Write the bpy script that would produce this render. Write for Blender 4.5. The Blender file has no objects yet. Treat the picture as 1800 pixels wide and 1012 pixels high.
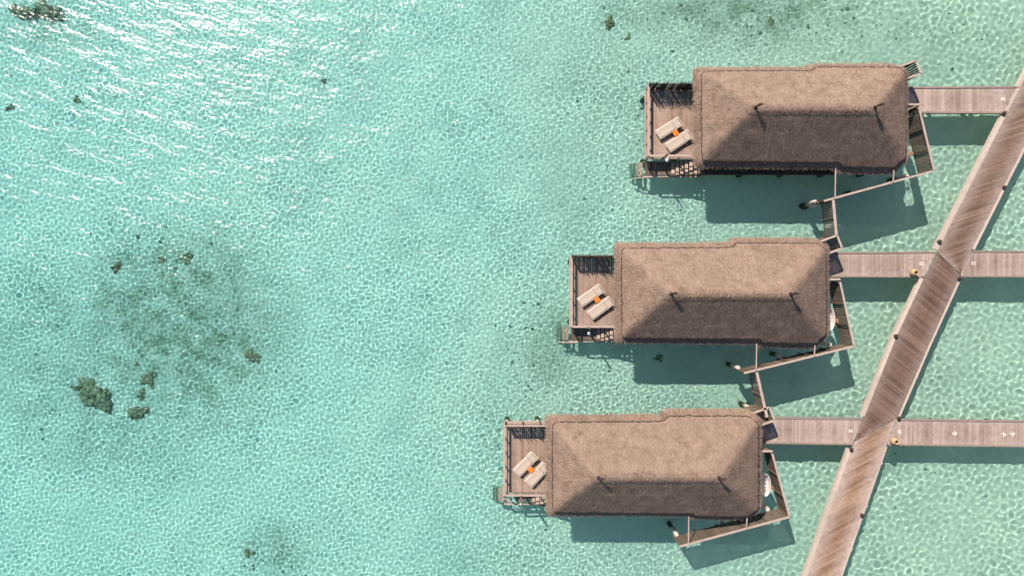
import bpy, math, random
import numpy as np
from mathutils import Vector, Matrix, noise

# ------------------------------------------------------------------ basics
SC = bpy.context.scene
COL = SC.collection
CAM_H = 55.0
F = 1200.0                       # focal length in photograph pixels

def at(px, py, z):
    """A pixel of the photograph and a height above the water -> a point of the place (metres)."""
    k = (CAM_H - z) / F
    return Vector(((px - 900) * k, (506 - py) * k, z))

def lin(r, g, b):
    def f(c):
        c /= 255.0
        return c / 12.92 if c <= .04045 else ((c + .055) / 1.055) ** 2.4
    return (f(r), f(g), f(b), 1)

Z_DECK = 1.6      # walkways and decks above the water
Z_FENCE = 3.6
Z_EAVE = 3.8
Z_BED = -1.25

# ------------------------------------------------------------------ object helpers
def tag(o, label=None, cat=None, group=None, kind=None):
    if label: o['label'] = label
    if cat: o['category'] = cat
    if group: o['group'] = group
    if kind: o['kind'] = kind
    return o

def thing(name, loc, label, cat, group=None, rz=0):
    o = bpy.data.objects.new(name, None)
    o.empty_display_size = .3
    COL.objects.link(o)
    o.location = loc
    o.rotation_euler = (0, 0, rz)
    return tag(o, label, cat, group)

def receiver(o):
    o.cycles.is_caustics_receiver = True
    return o

def link_mesh(name, me, mat, parent=None):
    o = bpy.data.objects.new(name, me)
    COL.objects.link(o)
    if mat is not None and len(me.materials) == 0:
        me.materials.append(mat)
    if parent is not None:
        o.parent = parent
    receiver(o)
    return o

def copy_tree(o, parent=None):
    c = o.copy()
    COL.objects.link(c)
    c.parent = parent
    for ch in list(o.children):
        copy_tree(ch, c)
    return c

class MB:
    """Collects polygons for ONE mesh; every vertex carries (variation, wear)."""
    def __init__(self, org=(0, 0, 0)):
        self.v, self.f, self.a = [], [], []
        self.org = Vector(org)
        self.smooth = False
    def add(self, verts, faces, rnd=.5, wear=0.):
        n = len(self.v)
        for i, p in enumerate(verts):
            self.v.append((p[0] - self.org.x, p[1] - self.org.y, p[2] - self.org.z))
            w = wear[i] if isinstance(wear, (list, tuple)) else wear
            self.a.append((rnd, w, 0, 1))
        for f in faces:
            self.f.append([n + i for i in f])
    def prism(self, poly, z0, z1, rnd=.5, wear=0.):
        m = len(poly)
        vs = [(p[0], p[1], z0) for p in poly] + [(p[0], p[1], z1) for p in poly]
        fs = [list(range(m - 1, -1, -1)), list(range(m, 2 * m))]
        for i in range(m):
            j = (i + 1) % m
            fs.append([i, j, m + j, m + i])
        self.add(vs, fs, rnd, wear)
    def box(self, x0, x1, y0, y1, z0, z1, rnd=.5, wear=0.):
        self.prism([(x0, y0), (x1, y0), (x1, y1), (x0, y1)], z0, z1, rnd, wear)
    def bar(self, p, q, w, h, rnd=.5, wear=0., up=(0, 0, 1)):
        """A square bar from p to q; w sideways, h in the direction of up, centred on the line."""
        p, q = Vector(p), Vector(q)
        d = (q - p).normalized()
        u = Vector(up)
        s = d.cross(u)
        if s.length < 1e-4:
            s = d.cross(Vector((1, 0, 0)))
        s.normalize()
        t = s.cross(d).normalized()
        vs = []
        for c in (p, q):
            for a, b in ((-1, -1), (1, -1), (1, 1), (-1, 1)):
                vs.append(c + s * (a * w / 2) + t * (b * h / 2))
        self.add(vs, [[0, 1, 2, 3][::-1], [4, 5, 6, 7], [0, 1, 5, 4], [1, 2, 6, 5], [2, 3, 7, 6], [3, 0, 4, 7]], rnd, wear)
    def tube(self, pts, rad, n=10, rnd=.5, caps=True):
        pts = [Vector(p) for p in pts]
        if not isinstance(rad, (list, tuple)):
            rad = [rad] * len(pts)
        vs, fs = [], []
        ref = Vector((0, 1, 0))
        for i, p in enumerate(pts):
            d = (pts[min(i + 1, len(pts) - 1)] - pts[max(i - 1, 0)]).normalized()
            s = d.cross(ref)
            if s.length < 1e-3:
                s = d.cross(Vector((1, 0, 0)))
            s.normalize()
            t = s.cross(d)
            for k in range(n):
                a = 2 * math.pi * k / n
                vs.append(p + (s * math.cos(a) + t * math.sin(a)) * rad[i])
        for i in range(len(pts) - 1):
            for k in range(n):
                j = (k + 1) % n
                fs.append([i * n + k, i * n + j, (i + 1) * n + j, (i + 1) * n + k])
        if caps:
            fs.append(list(range(n)))
            fs.append(list(range((len(pts) - 1) * n, len(pts) * n))[::-1])
        self.add(vs, fs, rnd)
    def lathe(self, c, prof, n=24, rnd=.5):
        vs, fs = [], []
        for r, z in prof:
            for k in range(n):
                a = 2 * math.pi * k / n
                vs.append((c[0] + r * math.cos(a), c[1] + r * math.sin(a), c[2] + z))
        for i in range(len(prof) - 1):
            for k in range(n):
                j = (k + 1) % n
                fs.append([i * n + k, i * n + j, (i + 1) * n + j, (i + 1) * n + k])
        self.add(vs, fs, rnd)
    def build(self, name, mat, parent=None, smooth=False, bevel=0.):
        me = bpy.data.meshes.new(name)
        me.from_pydata(self.v, [], self.f)
        at_ = me.attributes.new('var', 'FLOAT_COLOR', 'POINT')
        at_.data.foreach_set('color', np.array(self.a, dtype=np.float32).ravel())
        if smooth:
            me.polygons.foreach_set('use_smooth', np.ones(len(me.polygons), bool))
        me.update()
        import bmesh
        bm = bmesh.new(); bm.from_mesh(me)
        bmesh.ops.recalc_face_normals(bm, faces=bm.faces)
        bm.to_mesh(me); bm.free()
        o = link_mesh(name, me, mat, parent)
        if bevel:
            b = o.modifiers.new('bevel', 'BEVEL')
            b.width = bevel; b.segments = 2; b.limit_method = 'ANGLE'
        return o

def np_mesh(name, co, faces, var=None, smooth=True):
    me = bpy.data.meshes.new(name)
    co = np.asarray(co, dtype=np.float32)
    faces = np.asarray(faces, dtype=np.int32)
    me.vertices.add(len(co)); me.vertices.foreach_set('co', co.ravel())
    k = faces.shape[1]
    me.loops.add(faces.size); me.loops.foreach_set('vertex_index', faces.ravel())
    me.polygons.add(len(faces)); me.polygons.foreach_set('loop_start', np.arange(0, faces.size, k, dtype=np.int32))
    if smooth:
        me.polygons.foreach_set('use_smooth', np.ones(len(faces), bool))
    if var is not None:
        a = me.attributes.new('var', 'FLOAT_COLOR', 'POINT')
        a.data.foreach_set('color', np.asarray(var, dtype=np.float32).ravel())
    me.update(calc_edges=True)
    me.validate()
    return me

# ------------------------------------------------------------------ materials
class NT:
    def __init__(self, name):
        self.m = bpy.data.materials.new(name)
        self.m.use_nodes = True
        self.t = self.m.node_tree
        self.b = self.t.nodes['Principled BSDF']
    def n(self, typ, **kw):
        x = self.t.nodes.new(typ)
        for k, v in kw.items():
            setattr(x, k, v)
        return x
    def l(self, a, b):
        self.t.links.new(a, b)
    def attr(self):
        a = self.n('ShaderNodeAttribute'); a.attribute_name = 'var'
        s = self.n('ShaderNodeSeparateColor'); self.l(a.outputs['Color'], s.inputs[0])
        return s.outputs[0], s.outputs[1]
    def coord(self, scale=(1, 1, 1), rz=0., which='Object'):
        c = self.n('ShaderNodeNewGeometry' if which == 'Position' else 'ShaderNodeTexCoord'); mp = self.n('ShaderNodeMapping')
        r = self.n('ShaderNodeMapping')
        r.inputs['Rotation'].default_value = (0, 0, -rz)
        mp.inputs['Scale'].default_value = scale
        self.l(c.outputs[which], r.inputs[0]); self.l(r.outputs[0], mp.inputs[0])
        return mp.outputs[0]
    def noise(self, vec, scale, detail=4, rough=.6):
        x = self.n('ShaderNodeTexNoise')
        x.inputs['Scale'].default_value = scale; x.inputs['Detail'].default_value = detail; x.inputs['Roughness'].default_value = rough
        if vec is not None: self.l(vec, x.inputs['Vector'])
        return x.outputs[0]
    def ramp(self, fac, stops):
        r = self.n('ShaderNodeValToRGB')
        el = r.color_ramp.elements
        while len(el) < len(stops): el.new(.5)
        for e, (p, c) in zip(el, stops):
            e.position = p; e.color = c if len(c) == 4 else (*c, 1)
        self.l(fac, r.inputs[0])
        return r.outputs[0]
    def mix(self, fac, a, b, mode='MIX'):
        x = self.n('ShaderNodeMix'); x.data_type = 'RGBA'; x.blend_type = mode
        for s, v in ((x.inputs[0], fac), (x.inputs[6], a), (x.inputs[7], b)):
            if hasattr(v, 'node'): self.l(v, s)
            elif isinstance(v, (int, float)): s.default_value = v
            else: s.default_value = v if len(v) == 4 else (*v, 1)
        return x.outputs[2]
    def math(self, op, a, b=0., clamp=False):
        x = self.n('ShaderNodeMath'); x.operation = op; x.use_clamp = clamp
        for s, v in ((x.inputs[0], a), (x.inputs[1], b)):
            if hasattr(v, 'node'): self.l(v, s)
            else: s.default_value = v
        return x.outputs[0]
    def bump(self, h, strength=.3, dist=.02):
        x = self.n('ShaderNodeBump'); x.inputs['Strength'].default_value = strength; x.inputs['Distance'].default_value = dist
        self.l(h, x.inputs['Height']); self.l(x.outputs[0], self.b.inputs['Normal'])
    def done(self, color, rough=.7, spec=.3):
        if hasattr(color, 'node'): self.l(color, self.b.inputs['Base Color'])
        else: self.b.inputs['Base Color'].default_value = color if len(color) == 4 else (*color, 1)
        self.b.inputs['Roughness'].default_value = rough
        self.b.inputs['Specular IOR Level'].default_value = spec
        return self.m

def wood(name, dark, light, worn, rz=0., rough=.75, spots=.5):
    """Weathered boards: a tone per board, grain along the board (rz), pale wear and a few stains."""
    n = NT(name)
    v, w = n.attr()
    g = n.noise(n.coord((.7, 14, 14), rz, 'Position'), 1.0, 5, .65)
    big = n.noise(n.coord((1, 1, 1), 0, 'Position'), .9, 3)
    fac = n.math('ADD', n.math('MULTIPLY', v, .75), n.math('MULTIPLY', g, .35))
    c = n.ramp(fac, [(.1, dark), (.95, light)])
    wfac = n.math('MULTIPLY', w, n.math('ADD', .35, n.math('MULTIPLY', big, .9)), True)
    c = n.mix(wfac, c, worn)
    st = n.ramp(n.noise(n.coord((1, 1, 1), 0, 'Position'), 2.6, 5, .7), [(.36, (.62, .60, .58)), (.52, (1, 1, 1)), (.72, (1.08, 1.06, 1.05))])
    c = n.mix(spots, c, n.mix(1., c, st, 'MULTIPLY'))
    n.bump(g, .35, .01)
    return n.done(c, rough, .25)

M = {}
def col(*c): return (*c, 1)

def make_materials():
    R = math.radians
    M['walk_wood'] = wood('weathered walkway boards', col(.20, .135, .105), col(.43, .325, .275), col(.50, .42, .38), R(90))
    M['jetty_upper'] = wood('jetty boards upper', col(.105, .062, .042), col(.25, .160, .115), col(.36, .285, .255), R(19))
    M['jetty_mid'] = wood('jetty boards middle', col(.085, .050, .036), col(.205, .130, .097), col(.32, .25, .22), R(-38))
    M['jetty_low'] = wood('jetty boards lower', col(.17, .098, .064), col(.37, .235, .155), col(.46, .37, .33), R(28))
    M['beam'] = wood('pale edge beams', col(.37, .295, .245), col(.54, .445, .375), col(.7, .6, .52), 0, .8, .3)
    M['beam_walk'] = wood('grey edge beams', col(.19, .135, .11), col(.33, .25, .21), col(.45, .37, .33), 0, .8)
    M['deck'] = wood('sun deck boards', col(.19, .118, .086), col(.38, .27, .208), col(.45, .36, .31), R(90))
    M['rail'] = wood('grey railings', col(.30, .225, .185), col(.46, .36, .305), col(.5, .42, .37), 0)
    M['fence'] = wood('fence boards', col(.10, .075, .054), col(.22, .168, .128), col(.3, .25, .2), 0)
    M['dark_wood'] = wood('dark wall boards', col(.035, .024, .019), col(.085, .058, .045), col(.1, .08, .07), 0)
    M['low_wood'] = wood('wet lower boards', col(.085, .06, .046), col(.19, .145, .115), col(.25, .21, .17), R(90))
    M['algae_wood'] = wood('algae grown boards', col(.16, .14, .10), col(.33, .29, .225), col(.3, .28, .22), R(90))
    M['step_wood'] = wood('stair boards', col(.38, .28, .22), col(.55, .42, .34), col(.6, .5, .42), R(90))
    M['stick'] = wood('dark screen sticks', col(.022, .016, .013), col(.085, .062, .05), col(.2, .15, .12), 0)
    M['finial_wood'] = wood('finial wood', col(.03, .02, .016), col(.06, .042, .034), col(.1, .08, .07), 0)

    # thatch ---------------------------------------------------------------
    n = NT('palm thatch')
    v, w = n.attr()
    big = n.noise(n.coord((1, 1, 1), 0, 'Position'), .55, 4)
    fine = n.noise(n.coord((9, 9, 9), 0, 'Position'), 1.6, 3, .7)
    fac = n.math('ADD', n.math('MULTIPLY', v, .62), n.math('MULTIPLY', fine, .38))
    c = n.ramp(fac, [(.08, col(.115, .076, .057)), (.5, col(.255, .178, .136)), (.95, col(.42, .31, .24))])
    c = n.mix(n.math('MULTIPLY', n.ramp(big, [(.38, (0, 0, 0)), (.66, (1, 1, 1))]), .30), c, col(.185, .130, .101))
    stain = n.noise(n.coord((1, 1, 1), 0, 'Position'), 1.3, 6, .7)
    c = n.mix(.8, c, n.mix(1., c, n.ramp(stain, [(.30, (.66, .63, .60)), (.5, (1, 1, 1)), (.72, (1.16, 1.15, 1.14))]), 'MULTIPLY'))
    n.bump(fine, .25, .015)
    M['thatch'] = n.done(c, .95, .08)

    # concrete piles -------------------------------------------------------
    n = NT('pile concrete')
    c0 = n.n('ShaderNodeTexCoord'); sx = n.n('ShaderNodeSeparateXYZ'); n.l(c0.outputs['Object'], sx.inputs[0])
    no = n.noise(n.coord(), 5, 4)
    h = n.math('ADD', sx.outputs[2], n.math('MULTIPLY', no, .35))
    c = n.ramp(n.math('ADD', n.math('MULTIPLY', h, .3), .5), [(.40, col(.035, .045, .022)), (.60, col(.07, .075, .04)), (.68, col(.40, .36, .30)), (.9, col(.55, .50, .44))])
    M['pile'] = n.done(c, .85)

    # clay, fabric, metal --------------------------------------------------
    n = NT('ochre clay')
    no = n.noise(n.coord(), 7, 5)
    M['clay'] = n.done(n.ramp(no, [(.3, col(.36, .25, .13)), (.7, col(.55, .40, .23))]), .8)
    n = NT('cream sling fabric')
    no = n.noise(n.coord((60, 60, 60)), 3, 2)
    b2 = n.noise(n.coord(), 3, 3)
    n.bump(no, .3, .003)
    M['fabric'] = n.done(n.mix(n.math('MULTIPLY', b2, .35), col(.47, .385, .315), col(.40, .325, .265)), .9, .1)
    n = NT('white enamel metal')
    M['white_metal'] = n.done(n.mix(n.math('MULTIPLY', n.noise(n.coord(), 4, 3), .3), col(.68, .61, .54), col(.56, .5, .44)), .4, .5)
    n = NT('orange lacquer')
    M['orange'] = n.done(n.mix(n.noise(n.coord(), 6, 3), col(.78, .22, .022), col(.62, .17, .02)), .55, .3)
    n = NT('porcelain')
    M['porcelain'] = n.done(n.mix(n.math('MULTIPLY', n.noise(n.coord(), 3, 2), .2), col(.62, .58, .55), col(.52, .49, .46)), .2, .5)
    n = NT('brushed steel')
    n.b.inputs['Metallic'].default_value = .8
    M['steel'] = n.done(n.mix(n.noise(n.coord(), 8, 2), col(.55, .55, .58), col(.42, .42, .45)), .4)
    n = NT('white marking paint')
    no = n.noise(n.coord(), 16, 4)
    M['paint'] = n.done(n.ramp(no, [(.3, col(.62, .55, .48)), (.5, col(.86, .82, .74))]), .7)
    n = NT('amber stool wood')
    M['amber'] = n.done(n.ramp(n.noise(n.coord((2, 14, 14)), 2, 4), [(.3, col(.22, .12, .06)), (.7, col(.38, .22, .12))]), .6)
    n = NT('dark glass')
    M['glass'] = n.done(n.mix(n.noise(n.coord(), 2, 2), col(.02, .03, .03), col(.03, .04, .045)), .08, .5)

    # coral ----------------------------------------------------------------
    n = NT('coral rock')
    a = n.noise(n.coord(), 3.2, 6, .7)
    vo = n.n('ShaderNodeTexVoronoi'); vo.inputs['Scale'].default_value = 5
    n.l(n.coord(), vo.inputs['Vector'])
    c = n.ramp(a, [(.28, col(.12, .10, .06)), (.44, col(.27, .20, .12)), (.56, col(.40, .285, .17)), (.72, col(.66, .50, .34))])
    n.bump(vo.outputs[0], .8, .06)
    M['coral'] = n.done(c, .95, .05)

    n = NT('dull rubble')
    M['rubble'] = n.done(n.ramp(n.noise(n.coord(), 2.5, 5, .7), [(.3, col(.10, .105, .07)), (.7, col(.30, .29, .2))]), .95, .05)
    # seabed ---------------------------------------------------------------
    n = NT('lagoon sand')
    crd = n.coord()
    sep = n.n('ShaderNodeSeparateXYZ'); n.l(crd, sep.inputs[0])
    wob = n.noise(n.coord(), .22, 5, .62)
    fine = n.noise(n.coord((1, 1, 1)), 2.2, 5, .65)
    sand = n.ramp(fine, [(.3, col(.70, .565, .49)), (.7, col(.845, .685, .60))])
    # turf algae and rubble growing in irregular beds: (x, y, rx, ry, amount)
    beds = [(-37, -5, 9, 9, .55), (-33, -12, 9, 5, .55), (-27, -3, 10.5, 9.5, 1.2), (-30, -9, 12, 6, .45), (-24.5, 2.6, 4.5, 4, .55), (20, 22.5, 15, 3.6, .85), (33, 20, 9, 4, .4), (3.3, -4.6, 3.0, 4.2, .75), (-20.5, -6, 3, 3, .45),
            (-19, -21.5, 4, 3, .6), (7.5, 18, 4, 5, .35), (31, -13, 4, 2, .3), (-38, 21.5, 5, 3, .6), (5, 10, 4, 6, .3), (-3, -22.5, 6, 2, .3)]
    tot = None
    for bx, by, rx, ry, am in beds:
        dx = n.math('DIVIDE', n.math('SUBTRACT', sep.outputs[0], bx), rx)
        dy = n.math('DIVIDE', n.math('SUBTRACT', sep.outputs[1], by), ry)
        d2 = n.math('ADD', n.math('MULTIPLY', dx, dx), n.math('MULTIPLY', dy, dy))
        e = n.math('MULTIPLY', n.math('SUBTRACT', 1.0, d2, True), am)
        tot = e if tot is None else n.math('MAXIMUM', tot, e)
    sand = n.mix(1., sand, n.ramp(wob, [(.34, (.86, .88, .88)), (.5, (1, 1, 1)), (.66, (1.05, 1.03, 1.0))]), 'MULTIPLY')
    patch = n.noise(n.coord((1, 1, 1)), .55, 8, .74)
    k = n.math('MULTIPLY', tot, n.ramp(patch, [(.30, (.10, .10, .10)), (.46, (.35, .35, .35)), (.62, (1, 1, 1))]))
    k2 = n.math('MULTIPLY', k, 1.0, True)
    weed = n.ramp(n.noise(n.coord((1, 1, 1)), 3.0, 5, .7), [(.35, col(.15, .15, .09)), (.65, col(.36, .34, .24))])
    c = n.mix(k2, sand, weed)
    speck = n.ramp(n.noise(n.coord(), 1.7, 6, .75), [(.66, (0, 0, 0)), (.74, (1, 1, 1))])
    c = n.mix(n.math('MULTIPLY', n.math('MULTIPLY', speck, n.math('ADD', .12, tot)), .6), c, col(.12, .13, .08))
    n.bump(fine, .3, .05)
    M['sand'] = n.done(c, .95, .05)

    DI, CH = .048, 5.0
    # water ----------------------------------------------------------------
    n = NT('lagoon water')
    n.t.nodes.remove(n.b)
    out = n.t.nodes['Material Output']
    crd = n.coord()
    sep = n.n('ShaderNodeSeparateXYZ'); n.l(crd, sep.inputs[0])
    wob = n.noise(n.coord(), .045, 4, .55)
    g = n.math('ADD', n.math('MULTIPLY', sep.outputs[0], 1 / 84.), n.math('MULTIPLY', n.math('SUBTRACT', wob, .5), .55))
    tint = n.ramp(n.math('ADD', g, .5), [(.05, col(.575, .93, .955)), (.42, col(.60, .935, .945)), (.62, col(.635, .93, .92)), (.95, col(.665, .92, .885))])
    refr = n.n('ShaderNodeBsdfGlass'); refr.inputs['IOR'].default_value = 1.33; refr.inputs['Roughness'].default_value = 0.0
    n.l(tint, refr.inputs['Color'])
    glo = n.n('ShaderNodeBsdfGlossy'); glo.inputs['Roughness'].default_value = .22
    glo.inputs['Color'].default_value = (1, 1, 1, 1)
    rip = n.noise(n.coord((1, 1.7, 1), math.radians(-18)), 2.7, 1.5, .5)
    chop = n.noise(n.coord((.55, 1.5, 1), math.radians(-18)), .62, 2, .5)
    rip = n.math('ADD', rip, n.math('MULTIPLY', chop, CH))
    bp = n.n('ShaderNodeBump'); bp.inputs['Strength'].default_value = 1.; bp.inputs['Distance'].default_value = DI
    n.l(rip, bp.inputs['Height']); n.l(bp.outputs[0], glo.inputs['Normal'])
    fr = n.n('ShaderNodeFresnel'); fr.inputs['IOR'].default_value = 1.33
    mx = n.n('ShaderNodeMixShader')
    # the glass lobe already reflects on the underside; the glitter lobe sits on the upper side only
    ge = n.n('ShaderNodeNewGeometry')
    fac = n.math('MULTIPLY', fr.outputs[0], n.math('SUBTRACT', 1., ge.outputs['Backfacing']))
    n.l(fac, mx.inputs[0]); n.l(refr.outputs[0], mx.inputs[1]); n.l(glo.outputs[0], mx.inputs[2])
    n.l(mx.outputs[0], out.inputs[0])
    M['water'] = n.m

make_materials()

# ------------------------------------------------------------------ light, camera
SUN_H = Vector((.53, -.85)).normalized()      # the way shadows fall
ELEV = math.radians(46.3)
w = bpy.data.worlds.new('World'); SC.world = w; w.use_nodes = True
sky = w.node_tree.nodes.new('ShaderNodeTexSky')
sky.sky_type = 'NISHITA'; sky.sun_disc = False; sky.sun_elevation = ELEV
sky.sun_rotation = math.atan2(-SUN_H.x, -SUN_H.y)
sky.air_density = 1.25; sky.dust_density = .35; sky.ozone_density = 2.2
w.node_tree.links.new(sky.outputs[0], w.node_tree.nodes['Background'].inputs[0])
w.node_tree.nodes['Background'].inputs[1].default_value = .07
L = bpy.data.lights.new('sun', 'SUN'); L.energy = 4.6; L.angle = math.radians(.5); L.color = (1., .90, .80)
L.cycles.is_caustics_light = True
lo = bpy.data.objects.new('sun', L); COL.objects.link(lo)
lo.location = (-20, 40, 60)
lo.rotation_euler = Vector((SUN_H.x * math.cos(ELEV), SUN_H.y * math.cos(ELEV), -math.sin(ELEV))).to_track_quat('-Z', 'Y').to_euler()

cam = bpy.data.cameras.new('camera'); co = bpy.data.objects.new('camera', cam); COL.objects.link(co)
co.location = (0, 0, CAM_H); cam.lens = 36 * F / 1800; cam.sensor_width = 36; cam.clip_end = 3000
SC.camera = co
SC.view_settings.view_transform = 'Standard'; SC.view_settings.look = 'None'
SC.view_settings.exposure = .62; SC.view_settings.gamma = 1
SC.cycles.use_denoising = True
SC.cycles.max_bounces = 12; SC.cycles.diffuse_bounces = 4; SC.cycles.glossy_bounces = 3
SC.cycles.sample_clamp_indirect = 6
SC.cycles.sample_clamp_direct = 12

# ------------------------------------------------------------------ water and seabed
def grid_mesh(name, x0, x1, y0, y1, st, f, far):
    xs = np.arange(x0, x1 + 1e-6, st); ys = np.arange(y0, y1 + 1e-6, st)
    X, Y = np.meshgrid(xs, ys)
    Z = f(X, Y)
    nx, ny = len(xs), len(ys)
    cov = np.stack([X, Y, Z], -1).reshape(-1, 3)
    i = np.arange(nx * ny).reshape(ny, nx)
    q = np.stack([i[:-1, :-1], i[:-1, 1:], i[1:, 1:], i[1:, :-1]], -1).reshape(-1, 4)
    zf = float(Z[0, 0])
    b = len(cov)
    x1, y1 = xs[-1], ys[-1]
    rim = np.array([[x0, y0, zf], [x1, y0, zf], [x1, y1, zf], [x0, y1, zf], [-far, -far, zf], [far, -far, zf], [far, far, zf], [-far, far, zf]])
    rq = np.array([[4, 5, 1, 0], [5, 6, 2, 1], [6, 7, 3, 2], [7, 4, 0, 3]]) + b
    return np_mesh(name, np.vstack([cov, rim]), np.vstack([q, rq]))

rng = np.random.default_rng(11)
WAVES = []
def wave_set(n, l0, l1, amp, power, th0, spread):
    for _ in range(n):
        lam = math.exp(rng.uniform(math.log(l0), math.log(l1)))
        th = math.radians(th0) + rng.normal(0, spread)
        k = 2 * math.pi / lam
        WAVES.append((k * math.cos(th), k * math.sin(th), rng.uniform(0, 6.283), amp * lam ** power))
def ring_set(n, l0, l1, amp, power):
    for i in range(n):                            # evenly spread directions: confused chop
        lam = math.exp(rng.uniform(math.log(l0), math.log(l1)))
        th = 2 * math.pi * (i + rng.uniform(-.4, .4)) / n
        k = 2 * math.pi / lam
        WAVES.append((k * math.cos(th), k * math.sin(th), rng.uniform(0, 6.283), amp * lam ** power))
ring_set(80, .27, .85, .00155, 1.25)
N_CHOP = len(WAVES)
wave_set(10, 2.2, 6.0, .0020, 1.0, -62, .5)      # long low swell
N_SWELL = len(WAVES)
ring_set(76, .36, 1.0, .0018, 1.25)            # longer chop in the sheltered water by the jetty
N_LEE = len(WAVES)
ring_set(30, .30, .55, .0010, 1.0)               # wind ripple on the open side

def wave_h(X, Y):
    Z = np.zeros_like(X); R_ = np.zeros_like(X)
    lee = 1 / (1 + np.exp(-(X - .25 * Y - 20) / 3.))
    for i, (kx, ky, p, a) in enumerate(WAVES):
        if i < N_CHOP: Z += (1 - lee) * a * np.sin(kx * X + ky * Y + p)
        elif N_SWELL <= i < N_LEE: Z += lee * a * np.sin(kx * X + ky * Y + p)
        elif i < N_SWELL: Z += a * np.sin(kx * X + ky * Y + p)
        else: R_ += a * np.sin(kx * X + ky * Y + p)
    # calmer behind the villas, livelier in the open
    slow = np.sin(.31 * X - .17 * Y + 1.3 + 1.2 * np.sin(.13 * Y + .4)) * np.sin(.11 * X + .36 * Y + .4 + np.sin(.21 * X)) + .6 * np.sin(.62 * X + .48 * Y + 2 * np.sin(.2 * Y)) * np.sin(.7 * Y - .33 * X)
    calm = .80 - .26 / (1 + np.exp((X + 7) / 5.)) + .20 * slow
    edge = np.clip((45 - np.abs(X)) / 2, 0, 1) * np.clip((26 - np.abs(Y)) / 2, 0, 1)
    open_ = 1 / (1 + np.exp((X + .25 * Y - 2) / 5.))
    return (Z * calm + R_ * open_) * edge

wm = grid_mesh('water', -45, 45, -26, 26, .045, wave_h, 900)
water = link_mesh('water', wm, M['water'])
water.cycles.is_caustics_receiver = False
water.cycles.is_caustics_caster = True
tag(water, kind='structure')

def bed_h(X, Y):
    s = 1 / (1 + np.exp((X + 6) / 12.))
    Z = Z_BED - .55 * s
    Z = Z + .05 * np.sin(.5 * X + .3 * Y) * np.sin(.37 * Y - .2 * X + 1) + .03 * np.sin(1.3 * X - .9 * Y)
    edge = np.clip((58 - np.abs(X)) / 6, 0, 1) * np.clip((38 - np.abs(Y)) / 6, 0, 1)
    return Z_BED + (Z - Z_BED) * edge
sb = link_mesh('seabed', grid_mesh('seabed', -58, 58, -38, 38, .5, bed_h, 900), M['sand'])
tag(sb, kind='structure')
def bed_z(x, y):
    return float(bed_h(np.array([[x]]), np.array([[y]]))[0, 0])

# ------------------------------------------------------------------ boards
def u_range(poly, v):
    us = []
    m = len(poly)
    for i in range(m):
        (u0, v0), (u1, v1) = poly[i], poly[(i + 1) % m]
        if (v0 - v) * (v1 - v) <= 0 and abs(v1 - v0) > 1e-9:
            us.append(u0 + (u1 - u0) * (v - v0) / (v1 - v0))
    return (min(us), max(us)) if len(us) > 1 else None

def boards(mb, poly, ang, wd, gap, z0, z1, seed, segs=1, wear=None, groups=.6, ragged=0., sig=.19):
    r = random.Random(seed)
    c, s = math.cos(ang), math.sin(ang)
    uv = [(p[0] * c + p[1] * s, -p[0] * s + p[1] * c) for p in poly]
    v0, v1 = min(p[1] for p in uv), max(p[1] for p in uv)
    v = v0 + .002
    ar = 0
    while v < v1 - .01:
        ww = min(wd * r.uniform(.94, 1.04), v1 - v - .002)
        if ww < .02: break
        a, b = u_range(uv, v + 1e-4), u_range(uv, v + ww - 1e-4)
        ar = groups * ar + r.gauss(0, sig)
        rnd = min(1, max(0, .5 + ar + (r.random() < .10) * r.uniform(-.3, .5)))
        if a and b and (a[1] - a[0] > .05 or b[1] - b[0] > .05):
            e0, e1 = r.uniform(0, ragged), r.uniform(0, ragged)
            dz = r.uniform(-.004, .004)
            vs, ws = [], []
            for k in range(segs + 1):
                t = k / segs
                for vv, rg in ((v, a), (v + ww, b)):
                    u = rg[0] + e0 + (rg[1] - rg[0] - e0 - e1) * t
                    for z in (z0 + dz, z1 + dz):
                        vs.append((u * c - vv * s, u * s + vv * c, z))
                        ws.append(wear(t) if wear else 0.)
            fs = []
            for k in range(segs):
                o = 4 * k
                fs += [[o, o + 4, o + 5, o + 1], [o + 2, o + 3, o + 7, o + 6], [o + 1, o + 5, o + 7, o + 3], [o, o + 2, o + 6, o + 4]]
            fs += [[0, 1, 3, 2], [4 * segs, 4 * segs + 2, 4 * segs + 3, 4 * segs + 1]]
            mb.add(vs, fs, rnd, ws)
        v += wd + gap

def pile(parent, org, x, y, r=.16, ztop=Z_DECK - .2, name='pile', rnd=.5):
    mb = MB(org)
    zb = bed_z(x, y) - .2
    mb.lathe((x, y, 0), [(0.001, zb), (r * 1.1, zb), (r * 1.08, -.2), (r, .3), (r * .97, ztop), (0.001, ztop)], 14)
    return mb.build(name, M['pile'], parent, smooth=False)

# ------------------------------------------------------------------ thatched roof (shared by the three villas)
O2 = Vector((15.6, -.35, 0))          # base point of the middle villa
RX0, RX1, RY, RZ = 11.12, 19.72, -.42, 2.96
SN, SS_, SW, SE = RZ / 3.73, RZ / 3.6, RZ / 3.32, RZ / 3.96
EX0, EX1, EN, ES = 7.80, 23.68, 3.33, -4.02

def roof_z(x, y):
    hs = np.stack([(EN - y) * SN, (y - ES) * SS_, (x - EX0) * SW, (EX1 - x) * SE], 0)
    k, kr = 7., 3.6                     # a broad rounded ridge, tighter hips
    ns = -np.log(np.exp(-kr * hs[0]) + np.exp(-kr * hs[1])) / kr + .10 * np.exp(-np.abs(hs[0] - hs[1]) * 2)
    return Z_EAVE - np.log(np.exp(-k * ns) + np.exp(-k * hs[2]) + np.exp(-k * hs[3])) / k

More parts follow.
